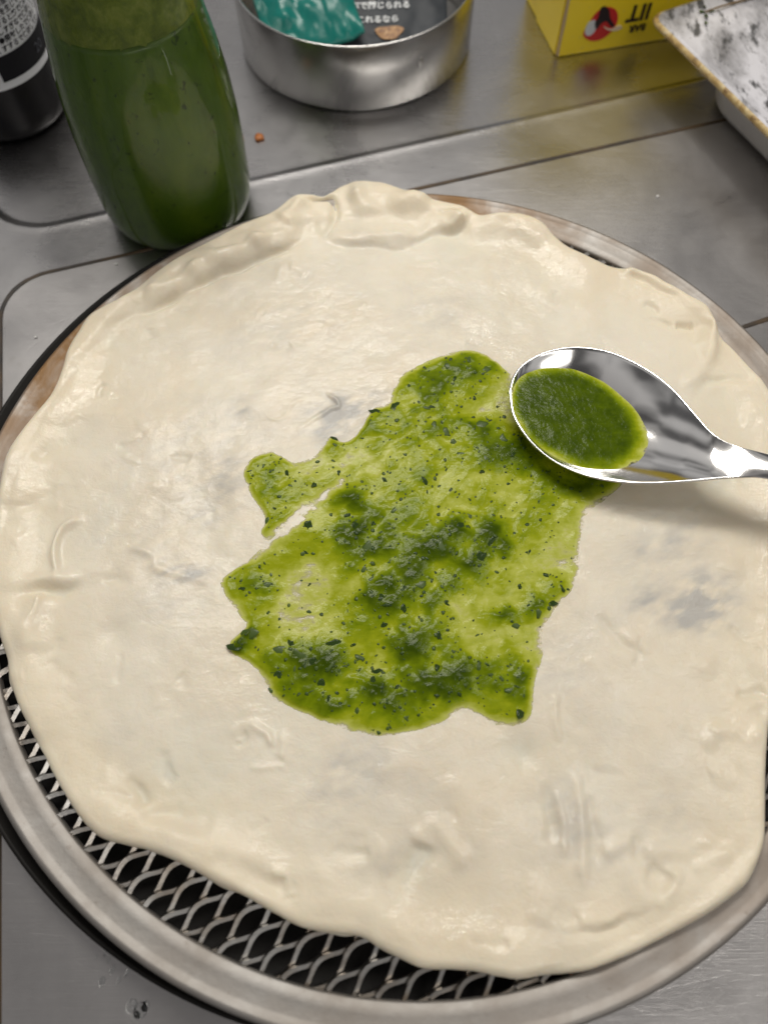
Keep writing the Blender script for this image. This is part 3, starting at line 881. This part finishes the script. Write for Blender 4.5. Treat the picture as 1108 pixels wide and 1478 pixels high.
lathe('glass', outer + [(rr[-1] - 0.0008, zz[-1] + 0.001)] + inner, n.m, bott, n=112, loc=(BX, BY, 0))
n = NT('bottled_sauce')
v1 = n.noise(70, 5, 0.6, n.coord((1, 1, 0.35)), dist=0.6)
c = n.ramp(v1, [(0.28, (0.055, 0.115, 0.003)), (0.5, (0.095, 0.175, 0.006)), (0.75, (0.15, 0.23, 0.012))])
c = n.mix(n.ramp(n.noise(300, 3, 0.6), [(0.62, 0.0), (0.72, 0.7)]), c, (0.012, 0.025, 0.004))
n.set(Base_Color=c, Roughness=0.35)
zl = zz[(zz > 0.0030) & (zz < 0.094)]
rl = np.interp(zl, zz, rr) - 0.0010
lathe('liquid', [(0.0, 0.0030), (rl[0] * 0.9, 0.0030)] + list(zip(rl, zl)) + [(0.0, zl[-1])], n.m, bott, n=112, loc=(BX, BY, 0))
n = NT('sauce_foam')
fo = n.noise(170, 5, 0.65, dist=0.5)
n.set(Base_Color=n.ramp(fo, [(0.3, (0.10, 0.14, 0.014)), (0.5, (0.19, 0.245, 0.025)), (0.75, (0.32, 0.36, 0.07))]), Roughness=0.6, Normal=n.bump(n.noise(500, 3), 0.6, 0.0006))
zf = np.linspace(zl[-1] + 0.0002, 0.112, 14)
nth = 90
tf = np.linspace(0, 2 * math.pi, nth, endpoint=False)
FV = np.zeros((nth, len(zf) + 1, 3))
for i, q in enumerate(zf):
    zr = q - (0.007 * np.clip(fbm(np.cos(tf) * 2.0, np.sin(tf) * 2.0, 1.7, 3, 2) + 0.2, 0, 1) if i == 0 else 0)
    rf = np.interp(q, zz, rr) - (0.0008 if i == 0 else 0.0009)
    FV[:, i, 0] = BX + rf * np.cos(tf); FV[:, i, 1] = BY + rf * np.sin(tf); FV[:, i, 2] = zr
FV[:, -1] = (BX, BY, zf[-1])
grid_mesh('foam', FV, n.m, bott, closed_u=True)

# ------------------------------------------------------------------ dark jar with printed label
JR = 0.028
fp = P(45, 205, ZB)
away = Vector((fp.x - CAM[0], fp.y - CAM[1], 0)).normalized()
JC = fp + away * JR
PHI0 = math.atan2(-away.y, -away.x)
jar = empty('seasoning_jar')
tag(jar, 'dark jar with white printed Japanese label beside the green bottle', 'jar')
n = NT('jar_dark_plastic')
n.set(Base_Color=n.mix(n.noise(120, 3), (0.010, 0.010, 0.012), (0.022, 0.020, 0.020)), Roughness=0.2, Specular_IOR_Level=0.18)
lathe('body', [(0, 0.001), (0.021, 0.0008), (0.0245, 0.0003), (0.0265, 0.0016), (0.0277, 0.0045), (JR, 0.009), (JR, 0.098), (0.0270, 0.104), (0.0225, 0.110), (0.0200, 0.112), (0.0200, 0.118), (0.0, 0.118)],
      n.m, jar, n=96, loc=(JC.x, JC.y, ZB))
lathe('cap', [(0.0, 0.1182), (0.0225, 0.1182), (0.0225, 0.134), (0.0215, 0.1355), (0.0, 0.1355)], simple('cap_plastic', (0.02, 0.02, 0.022), 0.4), jar, n=64, loc=(JC.x, JC.y, ZB))
def on_jar(s, z, off):
    a = PHI0 + s / JR
    return (JC.x + (JR + off) * math.cos(a), JC.y + (JR + off) * math.sin(a), z)
def jar_patch(name, s0, s1, z0, z1, off, mat, parent, ns=60, corner=0.0):
    ss = np.linspace(s0, s1, ns)
    V = np.zeros((ns, 8, 3))
    for i, s in enumerate(ss):
        e = min(s - s0, s1 - s)
        dz = corner - math.sqrt(max(corner ** 2 - (corner - min(e, corner)) ** 2, 0)) if corner else 0
        for k, z in enumerate(np.linspace(z0 + dz, z1 - dz, 8)):
            V[i, k] = on_jar(s, z, off)
    return grid_mesh(name, V, mat, parent)
n = NT('label_paper')
n.set(Base_Color=n.mix(n.noise(200, 3), (0.70, 0.71, 0.75), (0.76, 0.77, 0.80)), Roughness=0.45)
LB = 0.0278 + ZB
lab = jar_patch('label', -0.05, 0.066, LB, 0.094, 0.0003, n.m, jar, 120, 0.004)
M_ink = simple('label_ink', (0.012, 0.012, 0.015), 0.6, Specular_IOR_Level=0.15)
M_ink2 = simple('label_ink_grey', (0.13, 0.13, 0.15), 0.5)
jar_patch('date_box', 0.0008, 0.0420, LB + 0.0036, LB + 0.0146, 0.0006, M_ink, lab, 40)
rows = ['調理の際は油がはねることがあり', 'ますので●刺っぽい容器は火', 'らからほどにさらされない', 'よう保管し直射日光を避け涼', 'しい所におき●開け直い場', 'でください。容器の底をよく',
        'お使いください●雪を生じ', '●油は加熱しすぎると熱', 'くします。加熱しすぎな', 'でください。●開封した', 'はなやっくりくすする']
def jar_text(body, size, s0, z, mat, stretch=1.0, off=0.0008):
    v, f = text_verts(body, size, 0.00006)
    V = [on_jar(s0 + q[0] * stretch, z + q[1], off) for q in v]
    mesh('lettering', V, f, mat, lab, smooth=False)
shift = [0, 3, 1, 2, 0, 2, 1, 2, 0, 1, 2]
for i, body in enumerate(reversed(rows)):
    jar_text((body + 'で保存してからお早めに')[:16], 0.0030, -0.0150 + 0.0011 * shift[i], LB + 0.0160 + 0.00335 * i, M_ink)
jar_text('(製', 0.0034, -0.0068, LB + 0.0080, M_ink2)
jar_text('20', 0.0062, 0.0215, LB + 0.0068, simple('faint_print', (0.05, 0.055, 0.07), 0.5), 1.0, 0.0009)

# ------------------------------------------------------------------ steel ring pan
RX, RY, RR, RH = -0.0226, 0.2945, 0.0608, 0.0350
ring = empty('ring_pan')
tag(ring, 'low round brushed steel pan holding packets behind the dough', 'pan')
lathe('wall', [(RR - 0.0010, 0.0016), (RR, 0.0026), (RR + 0.0002, RH - 0.0008), (RR, RH - 0.0002), (RR - 0.0006, RH), (RR - 0.0012, RH - 0.0004), (RR - 0.0012, 0.0026), (RR - 0.0010, 0.0016)],
      M_ring, ring, n=160, loc=(RX, RY, ZB))
lathe('base', [(0.0, 0.0003), (RR - 0.003, 0.0003), (RR - 0.0006, 0.0016), (RR - 0.0013, 0.0024), (RR - 0.004, 0.0014), (0.0, 0.0012)], M_ring, ring, n=120, loc=(RX, RY, ZB))
# small pressed dimple on the wall
da = math.radians(-58)
bm = bmesh.new()
bmesh.ops.create_uvsphere(bm, u_segments=16, v_segments=10, radius=1.0)
for v in bm.verts:
    x, y, z = v.co.x * 0.0012, v.co.y * 0.0007, v.co.z * 0.0026
    v.co = Vector((RX + math.cos(da) * (RR + y) - math.sin(da) * x, RY + math.sin(da) * (RR + y) + math.cos(da) * x, ZB + 0.021 + z))
from_bm('dimple', bm, M_ring, ring)

def crumpled(name, c, ux, uy, w, h, amp, seed, mat, parent=None, n1=60, n2=44, puff=0.0):
    c, ux, uy = Vector(c), Vector(ux).normalized(), Vector(uy).normalized()
    nn = ux.cross(uy).normalized()
    a = np.linspace(-0.5, 0.5, n1); b = np.linspace(-0.5, 0.5, n2)
    A, B = np.meshgrid(a, b, indexing='ij')
    hgt = amp * (np.abs(fbm(A + seed, B + seed, 4.0, 3, seed)) * 2 - 0.4) + puff * (1 - (2 * A) ** 4) * (1 - (2 * B) ** 4)
    V = np.zeros((n1, n2, 3))
    for k in range(3):
        V[..., k] = c[k] + A * w * ux[k] + B * h * uy[k] + hgt * nn[k]
    o = grid_mesh(name, V, mat, parent)
    md = o.modifiers.new('thickness', 'SOLIDIFY'); md.thickness = 0.0006; md.offset = -1
    def at(s, t, off):     # point of the sheet, s,t in -0.5..0.5
        i = int(np.clip((s + 0.5) * (n1 - 1), 0, n1 - 1)); k = int(np.clip((t + 0.5) * (n2 - 1), 0, n2 - 1))
        q = c + ux * (s * w) + uy * (t * h) + nn * (hgt[i, k] + off)
        return q
    return o, at
n = NT('teal_film')
n.set(Base_Color=n.mix(n.noise(80, 4), (0.003, 0.12, 0.105), (0.006, 0.20, 0.165)), Roughness=0.3, Specular_IOR_Level=0.4,
      Normal=n.bump(n.noise(120, 3), 0.15, 0.0010))
M_teal = n.m
n = NT('dark_film')
n.set(Base_Color=n.mix(n.noise(60, 3), (0.016, 0.020, 0.026), (0.035, 0.042, 0.05)), Roughness=0.5, Specular_IOR_Level=0.3,
      Normal=n.bump(n.noise(90, 3), 0.3, 0.0008))
M_dark = n.m
dk, at_dk = crumpled('dark_packet', (RX + 0.010, RY - 0.005, 0.0200), (1, 0.05, -0.02), (0.0, 1, 0.34), 0.074, 0.066, 0.0012, 3, M_dark, puff=0.002)
tag(dk, 'dark slate packet with white printed lines lying in the steel pan', 'packet')
te, at_te = crumpled('teal_packet', (RX - 0.028, RY - 0.004, 0.0275), (1, 0.30, 0.16), (-0.34, 1, 0.42), 0.048, 0.072, 0.0026, 6, M_teal, puff=0.005)
tag(te, 'crumpled glossy teal green packet lying in the steel pan', 'packet')
M_white_print = simple('white_print', (0.8, 0.82, 0.83), 0.6)
def packet_text(body, size, s0, t0, w, h):
    v, f = text_verts(body, size, 0.0001)
    V = [at_dk(s0 + q[0] / w, t0 + q[1] / h, 0.0006) for q in v]
    mesh('lettering', V, f, M_white_print, dk, smooth=False)
for i, body in enumerate(['かくこれるなら', 'っぷで閉じられる', '袋でご使用ください', '賞味期限は袋の上']):
    packet_text(body, 0.0043, -0.24 + 0.02 * i, -0.21 + 0.115 * i, 0.074, 0.066)
n = NT('food_print')
n.set(Base_Color=n.ramp(n.noise(500, 3), [(0.35, (0.16, 0.06, 0.015)), (0.6, (0.42, 0.22, 0.07)), (0.75, (0.6, 0.45, 0.28))]), Roughness=0.5)
pv = [at_dk(0.10, -0.30, 0.0007)] + [at_dk(0.10 + 0.09 * math.cos(a) * (1 + 0.2 * math.sin(3 * a)), -0.30 + 0.06 * math.sin(a) * (1 + 0.15 * math.cos(2 * a)), 0.0008) for a in np.linspace(0, 6.28, 22, endpoint=False)]
mesh('food_picture', pv, [(0, 1 + i, 1 + (i + 1) % 22) for i in range(22)], n.m, dk)

# ------------------------------------------------------------------ yellow carton
A0 = P(803, 84, ZB); B0 = P(935, 62, ZB); C0 = P(766, 30, ZB)
ex = (B0 - A0); ex.z = 0; ex.normalize()
ey = Vector((-ex.y, ex.x, 0))
box = empty('yellow_carton')
tag(box, 'bright yellow printed cardboard carton with red oval emblem', 'box')
BWd, BDp, BHt = 0.092, 0.052, 0.105
def boxpt(a, b, c): return A0 + ex * a + ey * b + Vector((0, 0, c))
n = NT('yellow_card')
c = n.mix(n.noise(70, 4), (0.95, 0.70, 0.015), (0.97, 0.74, 0.022))
c = n.mix(n.ramp(n.noise(340, 3, 0.6), [(0.66, 0.0), (0.74, 0.5)]), c, (0.62, 0.50, 0.20))
n.set(Base_Color=c, Roughness=0.42, Coat_Weight=0.15, Normal=n.bump(n.noise(40, 3), 0.25, 0.0015))
M_yel = n.m
bm = bmesh.new()
cs = [(0, 0, 0.0003), (BWd, 0, 0.0003), (BWd, BDp, 0.0003), (0, BDp, 0.0003), (0, 0, BHt), (BWd, 0, BHt), (BWd, BDp, BHt), (0, BDp, BHt)]
vs = [bm.verts.new(boxpt(*q)) for q in cs]
for f in ((0, 1, 5, 4), (1, 2, 6, 5), (2, 3, 7, 6), (3, 0, 4, 7), (4, 5, 6, 7), (3, 2, 1, 0)): bm.faces.new([vs[i] for i in f])
bmesh.ops.subdivide_edges(bm, edges=bm.edges[:], cuts=5, use_grid_fill=True)
ed = [e for e in bm.edges if len(e.link_faces) == 2 and e.link_faces[0].normal.dot(e.link_faces[1].normal) < 0.5]
bm.normal_update()
ed = [e for e in bm.edges if len(e.link_faces) == 2 and e.calc_face_angle(0) > 1.0]
bmesh.ops.bevel(bm, geom=ed, offset=0.0007, segments=2, profile=0.5, affect='EDGES')
bmesh.ops.recalc_face_normals(bm, faces=bm.faces[:])
from_bm('carton_body', bm, M_yel, box, smooth=False)
# worn bare-card corner
M_card = simple('bare_card', (0.50, 0.36, 0.20), 0.8)
cv = []
for i in range(13):
    z = 0.0012 + (BHt - 0.003) * i / 12
    wd = 0.0007 + 0.0006 * random.random()
    cv += [boxpt(wd * 0.6, -0.0003, z), boxpt(-0.0003, -0.0003, z), boxpt(-0.0003, wd + 0.0004, z)]
cf = []
for i in range(12):
    for k in range(2): cf.append((3 * i + k, 3 * i + k + 1, 3 * i + 4 + k, 3 * i + 3 + k))
mesh('worn_edge', cv, cf, M_card, box, smooth=False)
# side tuck flap standing slightly proud, its end stepped
def plate(name, pts, th, nrm, mat, parent):
    a = [Vector(q) for q in pts]; b = [q + nrm * th for q in a]; m = len(a)
    return mesh(name, a + b, [tuple(range(m, 2 * m))] + [(i, (i + 1) % m, m + (i + 1) % m, m + i) for i in range(m)], mat, parent, smooth=False)
plate('tuck_flap', [boxpt(0, 0.0320, 0.0005), boxpt(0, 0.0025, 0.0005), boxpt(0, 0.0025, 0.097), boxpt(0, 0.046, 0.097), boxpt(0, 0.046, 0.008), boxpt(0, 0.0335, 0.008)], 0.0008, -ex, M_yel, box)
def pix_on_front(px, py):
    d = (px - PW / 2) / FPX * _rt - (py - PH / 2) / FPX * _up + _fw
    d = Vector(d); o_ = Vector(CAM)
    k = (A0 - o_).dot(ey) / d.dot(ey)
    q = o_ + d * k - A0
    return q.dot(ex), q.z
def front_shape(name, pix, lift, mat, parent):
    pts = [pix_on_front(*q) for q in pix]
    return plate(name, [boxpt(a, 0, c) for a, c in pts], lift, -ey, mat, parent)
M_red = simple('print_red', (0.62, 0.022, 0.022), 0.4)
M_blk = simple('print_black', (0.02, 0.010, 0.012), 0.4)
M_wht = simple('print_white', (0.66, 0.68, 0.70), 0.4)
def sp2(pts): return [tuple(q) for q in smooth_pl(pts, 4, True)]
em = front_shape('emblem', sp2([(841,50),(848,36),(860,18),(875,10),(888,14),(891,26),(886,40),(874,52),(862,58),(850,58)]), 0.0003, M_red, box)
front_shape('emblem_patch', sp2([(843,46),(848,33),(857,28),(860,36),(856,46),(848,51)]), 0.0006, M_wht, em)
front_shape('emblem_patch', sp2([(862,26),(866,12),(873,9),(878,14),(880,26),(886,36),(881,38),(874,30),(866,34),(861,41),(857,38),(858,30)]), 0.0006, M_blk, em)
front_shape('emblem_patch', sp2([(870,37),(880,41),(893,36),(896,39),(888,43),(876,42)]), 0.0009, simple('print_cream', (0.75, 0.62, 0.45), 0.4), em)
def front_text(body, size, px, py, bold=0.0):
    v, f = text_verts(body, size, bold)
    a, c = pix_on_front(px, py)
    mesh('lettering', [boxpt(a - q[0], -0.0006, c - q[1]) for q in v], f, M_blk, box, smooth=False)
front_text('IIT', 0.0118, 942, 3, 0.0003)
front_text('BAR', 0.0050, 932, 33, 0.0002)

# ------------------------------------------------------------------ white tray
TZ = 0.0290
tA = P(935, 20, TZ); tB = P(1108, 190, TZ)
td = (tB - tA).normalized(); tn_ = Vector((-td.y, td.x, 0))
if tn_.x < 0: tn_ = -tn_
tray = empty('white_tray')
tag(tray, 'white tray with soot-smeared top and worn golden rim beside the carton', 'tray')
def tp(a, b, z): return tA + td * a + tn_ * b + Vector((0, 0, z - TZ))
def rloop(a0, a1, b0, b1, r, z, k=8):
    pts = []
    for (ca, cb, s) in ((a0 + r, b0 + r, 180), (a1 - r, b0 + r, 270), (a1 - r, b1 - r, 0), (a0 + r, b1 - r, 90)):
        for i in range(k + 1):
            an = math.radians(s + 90 * i / k)
            pts.append(tp(ca + r * math.cos(an), cb + r * math.sin(an), z))
    return np.array([tuple(q) for q in pts])
TL, TWd = 0.24, 0.19
def loft(name, loops, mat, cap_last=False, cap_first=False):
    V = np.stack(loops, 1)
    o = grid_mesh(name, V, mat, tray, closed_u=True)
    if cap_last or cap_first:
        bm = bmesh.new(); bm.from_mesh(o.data); bm.verts.ensure_lookup_table()
        nl = len(loops); m = len(loops[0])
        if cap_last: bm.faces.new([bm.verts[i * nl + nl - 1] for i in range(m)])
        if cap_first: bm.faces.new([bm.verts[i * nl] for i in range(m)][::-1])
        bmesh.ops.recalc_face_normals(bm, faces=bm.faces[:])
        bm.to_mesh(o.data); bm.free()
    return o
n = NT('tray_white_wall')
n.set(Base_Color=n.mix(n.noise(50, 4), (0.60, 0.58, 0.56), (0.68, 0.66, 0.64)), Roughness=0.35)
g1 = 0.0165; g2 = 0.030
loft('body', [rloop(g2 + 0.006, TL - g1 - 0.006, g1 + 0.006, TWd - g1 - 0.006, 0.018, 0.0016), rloop(g2 + 0.002, TL - g1 - 0.002, g1 + 0.002, TWd - g1 - 0.002, 0.022, 0.0028),
     rloop(g2, TL - g1, g1, TWd - g1, 0.024, 0.0055), rloop(g2 - 0.002, TL - g1 + 0.002, g1 - 0.002, TWd - g1 + 0.002, 0.024, 0.018),
     rloop(g2 - 0.006, TL - g1 + 0.006, g1 - 0.006, TWd - g1 + 0.006, 0.024, 0.0235), rloop(0.004, TL - 0.004, 0.004, TWd - 0.004, 0.008, 0.0258)], n.m, cap_first=True)
n = NT('worn_gold_edge')
gd = n.noise(190, 4, 0.6, dist=0.4)
n.set(Base_Color=n.ramp(gd, [(0.33, (0.16, 0.09, 0.04)), (0.47, (0.50, 0.34, 0.13)), (0.62, (0.66, 0.52, 0.26)), (0.76, (0.72, 0.66, 0.55))]), Roughness=0.45, Normal=n.bump(gd, 0.5, 0.0008))
loft('rim_band', [rloop(0.003, TL - 0.003, 0.003, TWd - 0.003, 0.006, 0.0254), rloop(0.0006, TL - 0.0006, 0.0006, TWd - 0.0006, 0.007, 0.0259), rloop(0, TL, 0, TWd, 0.007, 0.0270), rloop(0.0006, TL - 0.0006, 0.0006, TWd - 0.0006, 0.007, 0.0284),
     rloop(0.0018, TL - 0.0018, 0.0018, TWd - 0.0018, 0.007, 0.0289)], n.m)
n = NT('soot_smeared_white')
cA = n.coord((1, 1, 1))
sm = n.noise(38, 6, 0.62, n.coord((1.0, 0.55, 1), (0, 0, 0.5)), dist=0.2)
blot = n.noise(95, 4, 0.6, n.coord((1.5, 0.6, 1), (0, 0, 0.9)), dist=0.1)
sp_ = n.noise(330, 3, 0.6)
k1 = n.math('MULTIPLY', n.ramp(sm, [(0.43, 0.0), (0.60, 1.0)]), 0.85)
k2 = n.ramp(blot, [(0.54, 0.0), (0.63, 1.0)])
k3 = n.ramp(sp_, [(0.62, 0.0), (0.70, 0.8)])
c = n.mix(k1, (0.66, 0.655, 0.70), (0.15, 0.145, 0.15))
c = n.mix(n.math('MULTIPLY', k2, 0.9), c, (0.025, 0.026, 0.026))
c = n.mix(n.math('MULTIPLY', k3, 0.7), c, (0.05, 0.045, 0.04))
n.set(Base_Color=c, Roughness=0.5, Normal=n.bump(n.math('ADD', sm, n.math('MULTIPLY', sp_, 0.5)), 0.5, 0.001))
loft('top_plate', [rloop(0.0014, TL - 0.0014, 0.0014, TWd - 0.0014, 0.007, 0.0286), rloop(0.0020, TL - 0.0020, 0.0020, TWd - 0.0020, 0.007, 0.0293), rloop(0.0034, TL - 0.0034, 0.0034, TWd - 0.0034, 0.007, 0.0292),
     rloop(0.0060, TL - 0.0060, 0.0060, TWd - 0.0060, 0.006, 0.0278), rloop(0.010, TL - 0.010, 0.010, TWd - 0.010, 0.006, 0.0274)], n.m, cap_last=True)
# herb twig lying on the tray
tw = empty('herb_twig')
tag(tw, 'thin dried herb twig with dark leaf tip lying on the white tray', 'twig')
Zt = 0.0284
tube('stem', [P(1017, 17, Zt), P(1040, 9, Zt + 0.0006), P(1062, 3, Zt), P(1100, -8, Zt)], [0.0004, 0.00045, 0.0005, 0.0005], simple('twig_brown', (0.22, 0.15, 0.08), 0.7), tw)
for (a, b, r, an) in ((1017, 9, 0.0016, 1.2), (1019, 22, 0.0022, 1.5), (1012, 16, 0.0018, 0.2), (1026, 16, 0.0016, 2.4), (1018, 32, 0.0018, 1.6)):
    q = P(a, b, Zt)
    o = bpy.data.objects.new('leaf', random.choice(protos)); COL.objects.link(o); o.parent = tw
    o.location = q; o.scale = (r * 1.3, r * 0.6, r * 0.5); o.rotation_euler = (0.2, 0.3, an)

# ------------------------------------------------------------------ crumbs and drops on the steel
def bit(name, px, py, z, r, mat, label, cat, group=None, sq=0.6):
    V, F = flake_geo(RNG, 9)
    c = P(px, py, z)
    o = mesh(name, [(c.x + q[0] * r, c.y + q[1] * r, z + max((q[2] + 0.36), 0) * r * sq + 0.0001) for q in V], F, mat)
    tag(o, label, cat, group)
bit('food_crumb', 375, 200, ZB, 0.0030, simple('crumb_brown', (0.42, 0.14, 0.03), 0.5), 'small orange brown crumb on the steel between bottle and ring pan', 'crumb', sq=0.8)
M_flour = simple('flour_white', (0.75, 0.74, 0.72), 0.7)
bit('flour_crumb', 168, 382, 0.0014, 0.0010, M_flour, 'tiny white dough crumb by the panel joint below the bottle', 'crumb', sq=0.8)
bit('flour_crumb', 52, 487, 0.0014, 0.0009, M_flour, 'tiny white dough crumb at the rounded panel corner', 'crumb', sq=0.8)
bit('flour_crumb', 948, 284, 0.0014, 0.0011, M_flour, 'tiny white dough crumb between rim and white tray', 'crumb', sq=0.8)
n = NT('water')
n.set(Base_Color=(0.97, 0.98, 0.98), Roughness=0.02, Transmission_Weight=1.0, IOR=1.33)
M_water = n.m
DROPS = [(147,1417,0.0013,0.8),(162,1400,0.0014,0.55),(153,1374,0.0013,0.5),(157,1386,0.0009,0.6),(172,1415,0.0011,0.5),(184,1404,0.0013,0.4),(139,1382,0.0008,0.5),(190,1452,0.0020,0.8),(203,1458,0.0022,0.9),(196,1468,0.0016,0.7),(210,1452,0.0014,0.8)]
for di, (a, b, r, el) in enumerate(DROPS):
    c = P(a, b, 0.0014)
    bm = bmesh.new()
    bmesh.ops.create_uvsphere(bm, u_segments=20, v_segments=12, radius=1.0)
    for v in bm.verts:
        x, y, z = v.co
        x *= el; an = -0.35
        v.co = Vector((c.x + r * (x * math.cos(an) - y * math.sin(an)), c.y + r * (x * math.sin(an) + y * math.cos(an)), 0.00145 + max(z, -0.05) * r * 0.35))
    o = from_bm('water_drop', bm, M_water)
    if di < 7: tag(o, 'small clear water drop scattered on the steel beside the black pan', 'water drop', 'scattered water drops on the steel')
    else: tag(o, 'larger water drop crowded in a wet cluster on the steel', 'water drop', 'cluster of larger water drops')
